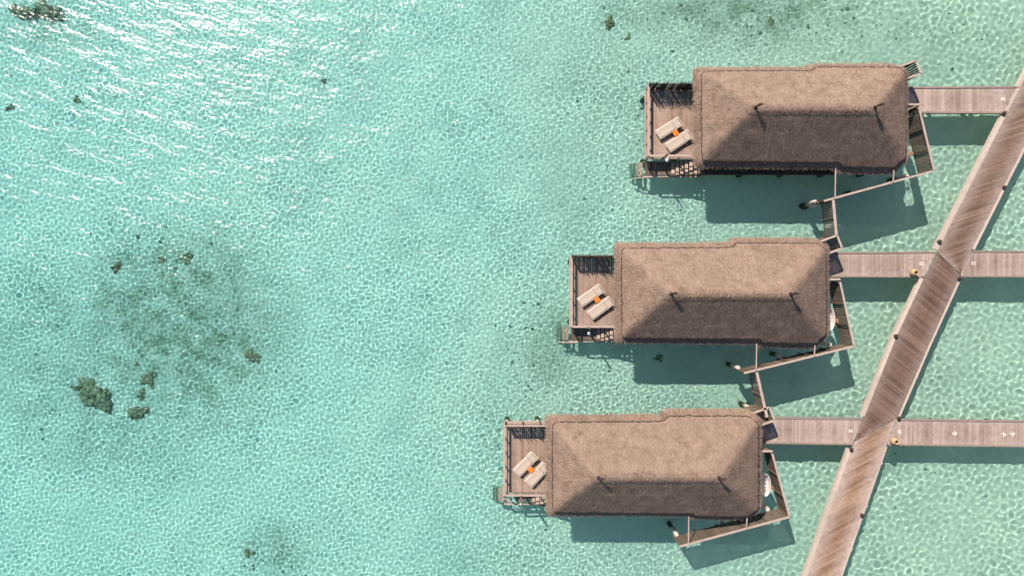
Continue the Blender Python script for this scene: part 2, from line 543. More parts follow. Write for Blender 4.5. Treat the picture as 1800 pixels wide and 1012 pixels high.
OUTLINE = [(EX0, 3.28), (16.2, 3.33), (16.55, 3.68), (22.7, 3.68), (23.12, 3.52), (23.45, 3.18), (23.7, 3.05), (23.72, -3.62), (23.3, -3.85), (22.95, -4.42), (22.4, -4.46), (18.45, -4.38), (18.3, -4.12), (EX0 + .02, -4.02)]

def offset_poly(poly, d):
    m = len(poly); out = []
    for i in range(m):
        p0, p1, p2 = Vector(poly[i - 1]), Vector(poly[i]), Vector(poly[(i + 1) % m])
        a, b = (p1 - p0).normalized(), (p2 - p1).normalized()
        na, nb = Vector((a.y, -a.x)), Vector((b.y, -b.x))      # inward for a clockwise outline
        bis = (na + nb).normalized()
        out.append(p1 + bis * d / max(.5, bis.dot(na)))
    return [(p.x, p.y) for p in out]

def resample(poly, step, rad):
    # round the corners, then walk the outline
    pts = []
    m = len(poly)
    for i in range(m):
        p0, p1, p2 = Vector(poly[i - 1]), Vector(poly[i]), Vector(poly[(i + 1) % m])
        a = min(rad, (p1 - p0).length * .45, (p2 - p1).length * .45)
        s, e = p1 + (p0 - p1).normalized() * a, p1 + (p2 - p1).normalized() * a
        for t in (0, .25, .5, .75, 1):
            pts.append(s * (1 - t) ** 2 + p1 * 2 * t * (1 - t) + e * t * t)
    out = []
    m = len(pts)
    for i in range(m):
        p, q = pts[i], pts[(i + 1) % m]
        k = max(1, int((q - p).length / step))
        for j in range(k):
            out.append(p + (q - p) * j / k)
    return np.array([(p.x, p.y) for p in out])

def vnoise(x, y, s, seed=0.):
    return np.array([noise.noise((a * s + seed, b * s - seed, seed)) for a, b in zip(np.ravel(x), np.ravel(y))]).reshape(np.shape(x))

def ring_surface(per, tgt, vs, zoff, rough, drop=None):
    """Rows from the outline `per` toward `tgt`; vs = fractions."""
    rows = []
    for v in vs:
        p = per + (tgt - per) * v
        z = roof_z(p[:, 0], p[:, 1]) + zoff
        rows.append(np.column_stack([p, z]))
    P = np.stack(rows, 0)
    P[..., 2] += vnoise(P[..., 0], P[..., 1], 1.6, 3.1 + SEED[0]) * rough + vnoise(P[..., 0], P[..., 1], 4.5, 8.2) * rough * .6
    return P

def rows_to_mesh(P, var):
    nv, nu = P.shape[:2]
    i = np.arange(nv * nu).reshape(nv, nu)
    j = np.roll(i, -1, 1)
    q = np.stack([i[:-1], i[1:], j[1:], j[:-1]], -1).reshape(-1, 4)
    return P.reshape(-1, 3), q, var.reshape(-1, 4)

def blades(pts, dirs, nrm_z, rg, ln, wd, lift):
    """Flat palm-leaf strips: pts (n,3) roots, dirs (n,3) unit directions down the slope."""
    n = len(pts)
    L = rg.uniform(*ln, n)[:, None]; Wd = rg.uniform(*wd, n)[:, None]
    side = np.cross(dirs, np.array([0, 0, 1.])); side /= np.linalg.norm(side, axis=1)[:, None] + 1e-9
    up = np.cross(side, dirs)
    sw = rg.normal(0, .16, n)[:, None]
    d2 = dirs + side * sw; d2 /= np.linalg.norm(d2, axis=1)[:, None]
    lf = rg.uniform(*lift, n)[:, None]
    a = pts - side * Wd / 2 + up * .01; b = pts + side * Wd / 2 + up * .01
    tip = pts + d2 * L + up * lf
    c = tip + side * Wd * .3; d = tip - side * Wd * .3
    roll = rg.normal(0, .22, n)[:, None] * Wd
    b = b + up * np.abs(roll) * .6; c = c + up * roll * .6
    V = np.stack([a, b, c, d], 1).reshape(-1, 3)
    Fc = np.arange(4 * n).reshape(n, 4)
    v = np.clip(rg.normal(.5, .2, n), 0, 1)
    var = np.zeros((n, 4, 4)); var[..., 0] = v[:, None]; var[..., 3] = 1
    return V, Fc, var.reshape(-1, 4)

def join(parts):
    vs, fs, va, o = [], [], [], 0
    for v, f, a in parts:
        vs.append(v); fs.append(f + o); va.append(a); o += len(v)
    return np.vstack(vs), np.vstack(fs), np.vstack(va)

def slope_dir(p, e=.05):
    gx = (roof_z(p[:, 0] + e, p[:, 1]) - roof_z(p[:, 0] - e, p[:, 1])) / (2 * e)
    gy = (roof_z(p[:, 0], p[:, 1] + e) - roof_z(p[:, 0], p[:, 1] - e)) / (2 * e)
    g2 = gx * gx + gy * gy
    d = np.column_stack([-gx, -gy, -g2])
    return d / (np.linalg.norm(d, axis=1)[:, None] + 1e-9)

SEED = [0.]
def roof_meshes(seed):
    SEED[0] = seed * 1.7
    rg = np.random.default_rng(seed)
    off = np.array([O2.x, O2.y, 0])
    # upper coat of thatch
    up = resample(offset_poly(OUTLINE, .40), .09, .35)
    s = np.concatenate([[0], np.cumsum(np.linalg.norm(np.diff(up, axis=0), axis=1))])
    tgt = np.column_stack([np.clip(up[:, 0], RX0, RX1), np.full(len(up), RY)])
    dirn = tgt - up; dirn /= np.linalg.norm(dirn, axis=1)[:, None]
    scal = .045 * np.abs(np.sin(s * math.pi / .72)) + vnoise(s, s * 0, 1.3, seed) * .05
    up = up - dirn * scal[:, None]
    vs = np.concatenate([[0, .012, .03], np.linspace(.06, 1., 34)])
    P = ring_surface(up, tgt, vs, .16, .03)
    # courses of thatch: a small step down the slope every 0.85 m
    dist = (1 - vs)[:, None] * np.linalg.norm(tgt - up, axis=1)[None, :]
    P[..., 2] += .03 * ((dist / .85) % 1.0) * (vs[:, None] < .97)
    under = P[0].copy(); under[:, 2] -= .22; under[:, :2] += dirn * .06
    back = under.copy(); back[:, :2] += dirn * .5; back[:, 2] += .34
    P = np.concatenate([back[None], under[None], P], 0)
    var = np.zeros(P.shape[:2] + (4,)); var[..., 0] = .42; var[..., 3] = 1
    base = rows_to_mesh(P, var)
    n = 46000
    bb = np.array(OUTLINE); lo_, hi_ = bb.min(0), bb.max(0)
    inner = offset_poly(OUTLINE, .45)
    def inside(p, poly):
        c = np.zeros(len(p), bool); m = len(poly)
        for i in range(m):
            (xa, ya), (xb, yb) = poly[i], poly[i - 1]
            t = ((ya > p[:, 1]) != (yb > p[:, 1]))
            with np.errstate(divide='ignore', invalid='ignore'):
                c ^= t & (p[:, 0] < (xb - xa) * (p[:, 1] - ya) / (yb - ya + 1e-12) + xa)
        return c
    q = rg.uniform(lo_, hi_, (n * 2, 2)); q = q[inside(q, inner)][:n]
    z = roof_z(q[:, 0], q[:, 1]) + .175
    pts = np.column_stack([q, z])
    bl = blades(pts, slope_dir(q), None, rg, (.14, .34), (.022, .048), (-.004, .022))
    # tufts standing over the scalloped edge
    k = rg.integers(0, len(up), 2000)
    p0 = up[k] + dirn[k] * rg.uniform(.12, .35, len(k))[:, None]
    pe = np.column_stack([p0, roof_z(p0[:, 0], p0[:, 1]) + .15])
    be = blades(pe, slope_dir(p0), None, rg, (.12, .24), (.025, .05), (-.02, .01))
    V, Fc, va = join([base, bl, be])
    line_pts = up - dirn * .03  # thin dark tube following the scalloped edge of the upper coat
    line_z = roof_z(up[:, 0], up[:, 1]) + .13
    mbr = MB(O2); c_ = [(a, b, z_ + .02 * math.sin(i * .9)) for i, ((a, b), z_) in enumerate(zip(line_pts, line_z))]
    mbr.tube(c_ + [c_[0]], .055, 6, caps=False)
    me_roof = np_mesh('roof', V - off, Fc, va, smooth=True)

    # lower fringe
    fr = resample(OUTLINE, .09, .2)
    tgf = np.column_stack([np.clip(fr[:, 0], RX0, RX1), np.full(len(fr), RY)])
    df = tgf - fr; ld = np.linalg.norm(df, axis=1)[:, None]; df = df / ld
    sf = np.concatenate([[0], np.cumsum(np.linalg.norm(np.diff(fr, axis=0), axis=1))])
    tuft = .05 * np.abs(np.sin(sf * math.pi / .36 + vnoise(sf, sf * 0, .9) * 2)) + .03 * vnoise(sf, sf * 0, 3.)
    fr = fr + df * (.05 - tuft)[:, None]
    rows = []
    for d in (0, .12, .3, .5, .75):
        p = fr + df * d
        rows.append(np.column_stack([p, roof_z(p[:, 0], p[:, 1]) - .08 + .20 * max(0, .4 - d)]))
    P = np.stack(rows, 0)
    P[..., 2] += vnoise(P[..., 0], P[..., 1], 3.5, 1.7) * .03
    un = P[0].copy(); un[:, 2] -= .16; un[:, :2] += df * .08
    bk = P[4].copy(); bk[:, 2] -= .2
    P = np.concatenate([bk[None], un[None], P], 0)
    var = np.zeros(P.shape[:2] + (4,)); var[..., 0] = .40; var[..., 3] = 1
    base = rows_to_mesh(P, var)
    k = rg.integers(0, len(fr), 5200)
    p0 = fr[k] + df[k] * rg.uniform(-.02, .36, len(k))[:, None]
    pe = np.column_stack([p0, roof_z(p0[:, 0], p0[:, 1]) - .06 + .20 * np.clip(.4 - np.linalg.norm(p0 - fr[k], axis=1), 0, 1)])
    be = blades(pe, slope_dir(p0), None, rg, (.14, .32), (.025, .055), (0., .07))
    k = rg.integers(0, len(fr), 2600)
    p0 = fr[k] + df[k] * rg.uniform(0, .1, len(k))[:, None]
    pe = np.column_stack([p0, roof_z(p0[:, 0], p0[:, 1]) - .07])
    b2 = blades(pe, slope_dir(p0), None, rg, (.12, .30), (.03, .065), (-.12, .02))
    V, Fc, va = join([base, be, b2])
    me_fringe = np_mesh('eave_fringe', V - off, Fc, va, smooth=True)

    # ridge cap: a saddle of thatch, longer on the south side
    nx = 110
    xs = np.linspace(RX0 - .32, RX1 + .3, nx)
    wN = .16 + vnoise(xs, xs * 0, 1.1, 5.) * .05; wS = .46 + vnoise(xs, xs * 0, .8, 9. + seed) * .12 + vnoise(xs, xs * 0, 3., 2.) * .04
    rows = []
    for t in np.linspace(-1, 1, 13):
        y = RY + np.where(t > 0, t * wN, t * wS)
        z = roof_z(xs, y) + .20 - .02 * abs(t)
        rows.append(np.column_stack([xs, y, z]))
    P = np.stack(rows, 0)
    P[..., 2] += vnoise(P[..., 0], P[..., 1], 2.6, 4.) * .03
    lo1, lo2 = P[0].copy(), P[-1].copy()
    lo1[:, 2] -= .05; lo2[:, 2] -= .05
    P = np.concatenate([lo1[None], P, lo2[None]], 0)
    nv = P.shape[0]
    i = np.arange(nv * nx).reshape(nv, nx)
    Q = np.stack([i[:-1, :-1], i[:-1, 1:], i[1:, 1:], i[1:, :-1]], -1).reshape(-1, 4)
    var = np.zeros((nv * nx, 4)); var[:, 0] = .48; var[:, 3] = 1
    q = np.column_stack([rg.uniform(RX0 - .3, RX1 + .25, 2600), RY + rg.uniform(-.3, .1, 2600)])
    pts = np.column_stack([q, roof_z(q[:, 0], q[:, 1]) + .205])
    bl = blades(pts, slope_dir(q), None, rg, (.12, .26), (.03, .06), (0, .03))
    V, Fc, va = join([(P.reshape(-1, 3), Q, var), bl])
    me_cap = np_mesh('ridge_cap', V - off, Fc, va, smooth=True)
    return me_roof, me_fringe, me_cap, mbr

ROOFS = [roof_meshes(5 + 7 * k) for k in range(3)]

def finial_mesh(x, seed):
    r = random.Random(seed)
    mb = MB(O2)
    zb = Z_EAVE + RZ + .05
    mb.tube([(x, RY, zb - .3), (x - .02, RY, zb + .18), (x, RY + .02, zb + .40), (x + .05, RY + .04, zb + .55), (x + .15, RY + .06, zb + .66), (x + .26, RY + .07, zb + .70), (x + .34, RY + .07, zb + .69)],
            [.075, .065, .06, .085, .10, .06, .02], 10)
    mb.tube([(x, RY, zb - .02), (x, RY, zb + .10), (x, RY, zb + .2)], [.14, .12, .06], 10)
    return mb

# ------------------------------------------------------------------ villa
def villa(idx, D, scale, label, seed):
    r = random.Random(seed)
    root = thing('thatched_villa', (O2.x + D[0], O2.y + D[1], 0), label, 'villa', 'thatched villas over the water')
    org = O2
    ME_ROOF, ME_FRINGE, ME_CAP, MB_LINE = ROOFS[idx]
    roof = link_mesh('roof', ME_ROOF, M['thatch'], root)
    link_mesh('eave_fringe', ME_FRINGE, M['thatch'], roof)
    link_mesh('ridge_cap', ME_CAP, M['thatch'], roof)
    MB_LINE.build('edge_line', M['finial_wood'], roof, smooth=True)
    for fx in (RX0 + .12, RX1 - .05):
        finial_mesh(fx, seed).build('finial', M['finial_wood'], roof, smooth=True)
    # walls
    mb = MB(org)
    for p, q in (((8.95, -3.35), (8.95, 2.6)), ((8.95, 2.6), (22.9, 2.6)), ((22.9, 2.6), (22.9, -3.35)), ((22.9, -3.35), (8.95, -3.35))):
        p, q = Vector((*p, 0)), Vector((*q, 0))
        d = (q - p); n_ = int(d.length / .16)
        for k in range(n_):
            a, b = p + d * (k + .04) / n_, p + d * (k + .96) / n_
            mb.bar((a.x, a.y, 2.85), (b.x, b.y, 2.85), .07, 2.6, r.random())
    mb.build('wall', M['dark_wood'], root)
    mb = MB(org); mb.box(8.86, 8.90, -1.6, 1.0, 1.7, 3.75); mb.build('glass_door', M['glass'], root)
    mb = MB(org); mb.box(22.96, 23.0, 1.3, 2.2, 1.65, 3.7, .6); d = mb.build('door', M['low_wood'], root)
    # floor
    mb = MB(org)
    boards(mb, [(8.7, -3.5), (23.2, -3.5), (23.2, 2.75), (8.7, 2.75)], math.pi / 2, .15, .01, Z_DECK - .16, Z_DECK - .02, seed + 1)
    mb.build('floor', M['dark_wood'], root)
    # south side deck with short cross battens
    mb = MB(org)
    boards(mb, [(8.75, -4.22), (19.3, -4.22), (19.3, -3.52), (8.75, -3.52)], 0, .14, .012, Z_DECK - .06, Z_DECK, seed + 2)
    sd = mb.build('side_deck', M['dark_wood'], root)
    mb = MB(org)
    for k in range(10):
        x = 9.5 + k * 1.04
        mb.bar((x, -4.24, Z_DECK + .03), (x + .16, -3.95, Z_DECK + .03), .05, .05, .6)
    mb.bar((8.75, -4.26, Z_DECK - .12), (19.3, -4.26, Z_DECK - .12), .06, .24, .3)
    mb.build('batten', M['low_wood'], sd)
    # sun deck
    X0, Y0, Y1 = 4.55, -2.98, 2.42
    mb = MB(org)
    boards(mb, [(X0, Y0), (8.75, Y0), (8.75, Y1), (X0, Y1)], math.pi / 2, .14, .010, Z_DECK - .04, Z_DECK, seed + 3, 4, lambda t: .35 * abs(2 * t - 1), .45)
    deck = mb.build('sun_deck', M['deck'], root)
    mb = MB(org)
    mb.bar((X0 - .03, Y0 - .06, Z_DECK - .16), (X0 - .03, Y1 + .06, Z_DECK - .16), .06, .26, .4)
    mb.bar((X0, Y0 - .03, Z_DECK - .16), (8.75, Y0 - .03, Z_DECK - .16), .06, .26, .5)
    mb.bar((X0, Y1 + .03, Z_DECK - .16), (8.75, Y1 + .03, Z_DECK - .16), .06, .26, .5)
    for k in range(5):
        mb.bar((X0 + .1 + k, Y0, Z_DECK - .14), (X0 + .1 + k, Y1, Z_DECK - .14), .08, .16, .3)
    mb.build('deck_beam', M['rail'], deck)
    # railing: flat top rail, mid rail and posts on the west and south edges
    ZR = Z_DECK + .92
    mb = MB(org)
    mb.bar((X0 + .02, Y0 - .02, ZR), (X0 + .02, Y1, ZR), .17, .05, .6)
    mb.bar((X0 + .10, Y0, ZR), (8.7, Y0, ZR), .15, .05, .7)
    rl = mb.build('railing', M['rail'], root)
    mb = MB(org)
    mb.bar((X0 + .02, Y0, Z_DECK + .48), (X0 + .02, Y1, Z_DECK + .48), .04, .07, .5)
    mb.bar((X0 + .02, Y0, Z_DECK + .48), (8.7, Y0, Z_DECK + .48), .04, .07, .5)
    mb.build('mid_rail', M['rail'], rl)
    for k in range(6):
        mb = MB(org); y = Y0 + (Y1 - Y0) * k / 5
        mb.box(X0 - .03, X0 + .06, y - .045, y + .045, Z_DECK, ZR - .025, .5); mb.build('post', M['rail'], rl)
    for k in range(1, 4):
        mb = MB(org); x = X0 + 1.25 * k
        mb.box(x - .045, x + .045, Y0 - .04, Y0 + .05, Z_DECK, ZR - .025, .5); mb.build('post', M['rail'], rl)
    # lower deck beside the water
    zl = .55
    mb = MB(org)
    rag = .45 if idx == 2 else .03
    if idx == 2:
        boards(mb, [(5.35, -4.25), (7.0, -4.25), (7.0, -2.9), (5.35, -2.9)], math.pi / 2, .15, .015, zl - .05, zl, seed + 4, ragged=.35)
    else:
        boards(mb, [(4.7, -4.22), (8.9, -4.22), (8.9, -3.1), (4.7, -3.1)], math.pi / 2, .15, .012, zl - .05, zl, seed + 4, ragged=rag)
    ld = mb.build('lower_deck', M['low_wood'], root)
    mb = MB(org)
    mb.bar((4.55, -4.27, zl - .07), (9.2, -4.27, zl - .07), .08, .2, .8)
    mb.bar((4.7, -3.06, zl - .1), (8.9, -3.06, zl - .1), .07, .2, .5)
    mb.build('edge_beam', M['rail'], ld)
    # stair from the lower deck up to the side deck
    mb = MB(org)
    nst = 7
    for k in range(nst):
        x = 6.75 + k * .32
        z = zl + (Z_DECK - zl) * (k + 1) / nst
        for j in range(2):
            mb.box(x + j * .13, x + j * .13 + .115, -4.15, -3.15, z - .04, z, r.uniform(.3, .9))
    st = mb.build('staircase', M['step_wood'], root)
    for y in (-4.19, -3.11):
        mb = MB(org); mb.bar((6.5, y, zl - .02), (9.0, y, Z_DECK - .06), .05, .2, .4)
        mb.build('stringer', M['low_wood'], st)
    # steps going down into the lagoon at the west end
    mb = MB(org)
    for k in range(4):
        x = 4.5 - k * .23; z = zl - .14 - .27 * k
        mb.box(x - .20, x, -4.15, -3.15, z - .05, z, r.uniform(.2, .8))
    ws = mb.build('water_steps', M['algae_wood'], root)
    for y in (-4.2, -3.1):
        mb = MB(org); mb.bar((4.72, y, zl - .05), (3.6, y, zl - 1.35), .05, .14, .4)
        mb.build('stringer', M['algae_wood'], ws)
    mb = MB(org)
    if idx == 2:
        mb.tube([(7.0, -4.15, zl + .25), (8.9, -4.6, zl + .55)], .05, 8)
        mb.build('handrail', M['rail'], ws); mb = MB(org)
        mb.tube([(5.3, -4.1, zl + .2), (4.5, -3.85, zl - .15), (3.9, -3.65, zl - .75)], .045, 8)
    else:
        mb.tube([(5.2, -4.33, zl + .1), (4.2, -4.35, zl - .1), (3.75, -4.36, zl - .6)], .045, 8)
    mb.build('handrail', M['rail'], ws)
    # outdoor shower reaching out over the lower deck
    sx = 5.85
    mb = MB(org)
    mb.box(sx - .06, sx + .06, Y0 - .10, Y0 + .0, Z_DECK - .3, Z_DECK + 1.9, .6)
    sh = mb.build('shower', M['low_wood'], root)
    mb = MB(org)
    mb.tube([(sx, Y0 - .1, Z_DECK + 1.75), (sx, Y0 - .42, Z_DECK + 1.78), (sx, Y0 - .50, Z_DECK + 1.66)], .018, 8)
    mb.build('shower_arm', M['steel'], sh)
    mb = MB(org); mb.lathe((sx, Y0 - .5, Z_DECK + 1.62), [(.001, .05), (.03, .05), (.13, .015), (.13, 0), (.001, 0)], 18)
    mb.build('shower_head', M['steel'], sh, smooth=False)
    # bath platform under the east eave
    mb = MB(org)
    boards(mb, [(22.9, -3.1), (24.55, -3.1), (24.75, -1.9), (22.9, -1.4)], math.pi / 2, .14, .012, Z_DECK - .06, Z_DECK, seed + 6)
    mb.build('bath_platform', M['deck'], root)
    # stilts
    for x in (9.3, 12.6, 15.9, 19.2, 22.4):
        for y in (-3.9, -.4, 2.3):
            pile(root, org, x, y, .19, Z_DECK - .16, 'stilt')
    for x, y in ((4.75, 2.2), (7.2, 2.2), (4.75, -2.8), (7.2, -2.75)):
        pile(root, org, x, y, .19, Z_DECK - .26, 'stilt')
    if scale != 1:
        root.scale = (scale, scale, 1)
    return root

D1, D2, D3 = (5.93, 13.14), (0, 0), (-5.10, -12.93)
DS = [D1, D2, D3]
VILLA = [
    villa(0, D1, 1.0, 'uppermost thatched villa, its lower deck and steps whole, standing nearest the short walkway marked 50', 100),
    villa(1, D2, 1.0, 'middle thatched villa standing between the other two, at the end of the walkway marked 52', 200),
    villa(2, D3, 1.006, 'lowest thatched villa, with ragged broken boards on its lower deck, by the walkway marked 54', 300),
]
POS = ['uppermost', 'middle', 'lowest']

# ------------------------------------------------------------------ privacy fences
def fence_run(root, org, p, q, seed, z0=Z_DECK + .0, z1=Z_FENCE, bw=.12, gap=.02, railw=.15, post_every=1.7, top='rail', base=True):
    r = random.Random(seed)
    p, q = Vector((p[0], p[1], 0)), Vector((q[0], q[1], 0))
    d = q - p; ln = d.length; d.normalize(); nrm = Vector((-d.y, d.x, 0))
    mb = MB(org)
    t = .02; ar = 0
    while t < ln - bw:
        a, b = p + d * t, p + d * (t + bw)
        zt = z1 - .05 - r.uniform(0, .02)
        o = nrm * r.uniform(-.006, .006)
        ar = .5 * ar + r.gauss(0, .2)
        m = (a + b) / 2 + o
        mb.bar((m.x, m.y, z0 + r.uniform(-.03, .03)), (m.x, m.y, zt), .022, bw, min(1, max(0, .5 + ar)), up=d)
        t += bw + gap
    bd = mb.build('boards', M['fence'], root)
    mb = MB(org)
    mb.bar((p.x, p.y, z1), (q.x, q.y, z1), railw, .05, .75)
    if base:
        o = nrm * .04
        mb2 = MB(org); mb2.bar((p.x + o.x, p.y + o.y, z0 + .08), (q.x + o.x, q.y + o.y, z0 + .08), .04, .07, .4)
        mb2.build('bottom_rail', M['fence'], bd)
    mb.build('top_rail', M['rail'], bd)
    n = max(1, round(ln / post_every))
    for k in range(n + 1):
        a = p + d * (ln * k / n)
        o = -nrm * .08
        mb = MB(org); mb.bar((a.x + o.x, a.y + o.y, z0 - .1), (a.x + o.x, a.y + o.y, z1 - .03), .09, .09, .4, up=d)
        mb.build('post', M['fence'], bd)
    return bd

SFENCE = [((25.85, -4.32), (17.55, -6.60)), ((25.75, -4.37), (17.47, -6.40)), ((26.0, -4.28), (17.76, -6.50))]
LINKS = [None, ((24.18, 6.62), (24.42, 4.02)), ((18.42, -6.34), (19.20, -9.72))]
for i in range(3):
    D = Vector((*DS[i], 0)); org = O2 + D
    W = lambda x, y: (x + D.x, y + D.y)
    c0, c1 = SFENCE[i]
    root = thing('bathroom_fence', W(24.7, .5) + (0,), 'V-shaped wooden privacy fence round the open-air bath corner of the %s villa' % POS[i], 'fence', 'privacy fences round the bath corners')
    o = root.location.copy(); o.z = 0
    fence_run(root, o, W(24.70, .45), W(*c0), 31 + i, gap=.014)
    fence_run(root, o, W(*c0), W(*c1), 41 + i, gap=.022 if i == 2 else .012)
    fence_run(root, o, W(23.75, .66), W(24.72, .66), 51 + i, post_every=1.2)
    a, b = Vector((*c0, 0)), Vector((*c1, 0))
    def on(x):
        t = (x - a.x) / (b.x - a.x); return a + (b - a) * t
    for x, y0 in ((18.38, -4.1), (22.75, -4.3)):
        e = on(x - .03)
        mb = MB(o)
        mb.bar((*W(x, y0), Z_FENCE + .12), (*W(e.x, e.y), Z_FENCE + .08), .07, .07, .8)
        mb.build('tie_beam', M['rail'], root)
    for t, dx in ((.97, -.05), (.55, .05), (.08, -.25)):
        p = a + (b - a) * t
        pile(root, o, p.x + D.x + dx, p.y + D.y + .12, .17, Z_DECK + .05)
    # roofless shower enclosure at the north-east corner
    q = [(23.0, 3.42), (24.47, 3.96), (24.86, 2.98), (23.85, 2.62)]
    root2 = thing('shower_enclosure', W(24.2, 3.2) + (0,), 'small roofless wooden enclosure tilted out from the north-east corner of the %s villa' % POS[i], 'enclosure', 'enclosures at the corners of the villas')
    o2 = root2.location.copy(); o2.z = 0
    fence_run(root2, o2, W(*q[0]), W(*q[1]), 61 + i, post_every=1.6, gap=.03)
    fence_run(root2, o2, W(*q[1]), W(*q[2]), 71 + i, post_every=1.2, gap=.05)
    fence_run(root2, o2, W(*q[2]), W(*q[3]), 81 + i, post_every=1.2)
    mb = MB(o2)
    mb.prism([W(23.0, 3.3), W(24.4, 3.85), W(24.75, 2.98), W(23.2, 2.6)], Z_DECK - .1, Z_DECK - .02)
    mb.build('floor', M['low_wood'], root2)
    pile(root2, o2, *W(24.35, 3.4), .16, Z_DECK - .1)
    if LINKS[i]:
        l0, l1 = LINKS[i]
        root3 = thing('link_fence', (l0[0], l0[1], 0), 'slatted fence over the water linking the %s villa to the %s one' % (POS[i - 1], POS[i]), 'fence', 'slatted fences between neighbouring villas')
        fence_run(root3, root3.location, l0, l1, 91 + i, bw=.095, gap=.055, railw=.20)
        pile(root3, root3.location, l0[0] - .3 if i == 1 else l1[0] - .5, l0[1] - .05 if i == 1 else l1[1] + .3, .17, Z_DECK + .05)

# ------------------------------------------------------------------ stick screens on the sun decks
for i in range(3):
    r = random.Random(500 + i)
    D = DS[i]
    x0, x1, y = 4.6, 8.75, 2.36
    lab = ['dark stick screen with tall shaggy uneven tops on the sun deck of the uppermost villa', 'dark stick screen with a thin ragged top on the sun deck of the middle villa', 'dark stick screen with a pale rail along it on the lowest villa deck'][i]
    root = thing('stick_screen', (x0 + D[0], y + D[1], 0), lab, 'screen', 'stick screens on the sun decks')
    o = root.location.copy()
    X, Y = D[0], D[1]
    mb = MB(o)
    x = x0
    while x < x1:
        h = (r.uniform(1.58, 1.72) if r.random() < .5 else r.uniform(1.65, 2.1)) - (0, .05, .25)[i]
        w_ = r.uniform(.022, .036)
        mb.tube([(x + X, y + Y + r.uniform(-.015, .015), Z_DECK), (x + X + r.uniform(-.03, .03), y + Y + r.uniform(-.02, .02), Z_DECK + 1.4), (x + X + r.uniform(-.14, .14), y + Y + r.uniform(-.12, .06), Z_DECK + h)], [w_, w_, w_ * .5], 5, r.random())
        x += w_ * 2 + (r.uniform(.02, .035) if r.random() < .14 else r.uniform(-.022, -.004))
    bd = mb.build('sticks', M['stick'], root)
    mb = MB(o)
    for h in (.35, .85, 1.3):
        mb.bar((x0 + X - .05, y + Y + .06, Z_DECK + h), (x1 + X, y + Y + .06, Z_DECK + h), .05, .07, .7)
    if i > 0:
        mb.bar((x0 + X - .1, y + Y + .09, Z_DECK + 1.5), (x1 + X, y + Y + .09, Z_DECK + 1.5), .09, .06, .9)
    mb.build('cross_rail', M['rail'] if i == 2 else M['stick'], root)
    for k in range(4):
        mb = MB(o); xx = x0 + X + .02 + k * 1.33
        mb.box(xx - .04, xx + .04, y + Y + .09, y + Y + .16, Z_DECK - .1, Z_DECK + 1.45, .6); mb.build('post', M['stick'], root)

# ------------------------------------------------------------------ sun loungers and side tables
def lounger(label):
    root = thing('sun_lounger', (0, 0, 0), label, 'sun lounger', 'sun loungers on the villa decks')
    Lh, Wh, h = 1.02, .38, .32
    mb = MB()
    for s in (-1, 1):
        mb.bar((-Lh, s * Wh, h), (Lh, s * Wh, h), .045, .05)
    for x in (-Lh, -.35, .45, Lh - .02):
        mb.bar((x, -Wh, h - .02), (x, Wh, h - .02), .04, .035)
    mb.build('frame', M['white_metal'], root)
    for x in (-.85, .72):
        for s in (-1, 1):
            mb = MB(); mb.bar((x, s * (Wh - .02), 0), (x, s * (Wh - .02), h), .045, .045); mb.build('leg', M['white_metal'], root)
    # sling seat, sagging a little
    mb = MB(); nx, ny = 10, 6
    vs = []
    for i in range(nx + 1):
        for j in range(ny + 1):
            u, v = i / nx, j / ny
            vs.append((-Lh + .01 + u * (1.43), -Wh + .012 + v * (2 * Wh - .024), h + .034 - .035 * math.sin(math.pi * u) * math.sin(math.pi * v)))
    fs = [[i * (ny + 1) + j, (i + 1) * (ny + 1) + j, (i + 1) * (ny + 1) + j + 1, i * (ny + 1) + j + 1] for i in range(nx) for j in range(ny)]
    mb.add(vs, fs); s_ = mb.build('seat', M['fabric'], root, smooth=True)
    so = s_.modifiers.new('thickness', 'SOLIDIFY'); so.thickness = .02
    mb = MB(); vs = []
    for i in range(7):
        for j in range(ny + 1):
            u, v = i / 6, j / ny
            vs.append((.445 + u * .48, -Wh + .03 + v * (2 * Wh - .06), h + .045 + .07 * u - .02 * math.sin(math.pi * u) * math.sin(math.pi * v)))
    fs = [[i * (ny + 1) + j, (i + 1) * (ny + 1) + j, (i + 1) * (ny + 1) + j + 1, i * (ny + 1) + j + 1] for i in range(6) for j in range(ny)]
    mb.add(vs, fs); b_ = mb.build('backrest', M['fabric'], root, smooth=True)
    so = b_.modifiers.new('thickness', 'SOLIDIFY'); so.thickness = .02
    mb = MB()
    for s in (-1, 1):
        mb.bar((.44, s * (Wh - .02), h + .05), (1.0, s * (Wh - .02), h + .13), .035, .03)
    mb.bar((1.0, -Wh, h + .13), (1.0, Wh, h + .13), .035, .03)
    mb.build('backrest_frame', M['white_metal'], b_)
    return root

def side_table(label):
    root = thing('side_table', (0, 0, 0), label, 'side table', 'orange side tables between the loungers')
    mb = MB()
    for k in range(5):
        x = -.2 + k * .082
        mb.box(x, x + .074, -.21, .21, .40, .425, .3 + .1 * k)
    mb.bar((-.19, -.16, .385), (.19, -.16, .385), .03, .03); mb.bar((-.19, .16, .385), (.19, .16, .385), .03, .03)
    mb.build('table_top', M['orange'], root)
    for x in (-.16, .16):
        for y in (-.16, .16):
            mb = MB(); mb.bar((x, y, 0), (x, y, .37), .035, .035); mb.build('leg', M['orange'], root)
    return root

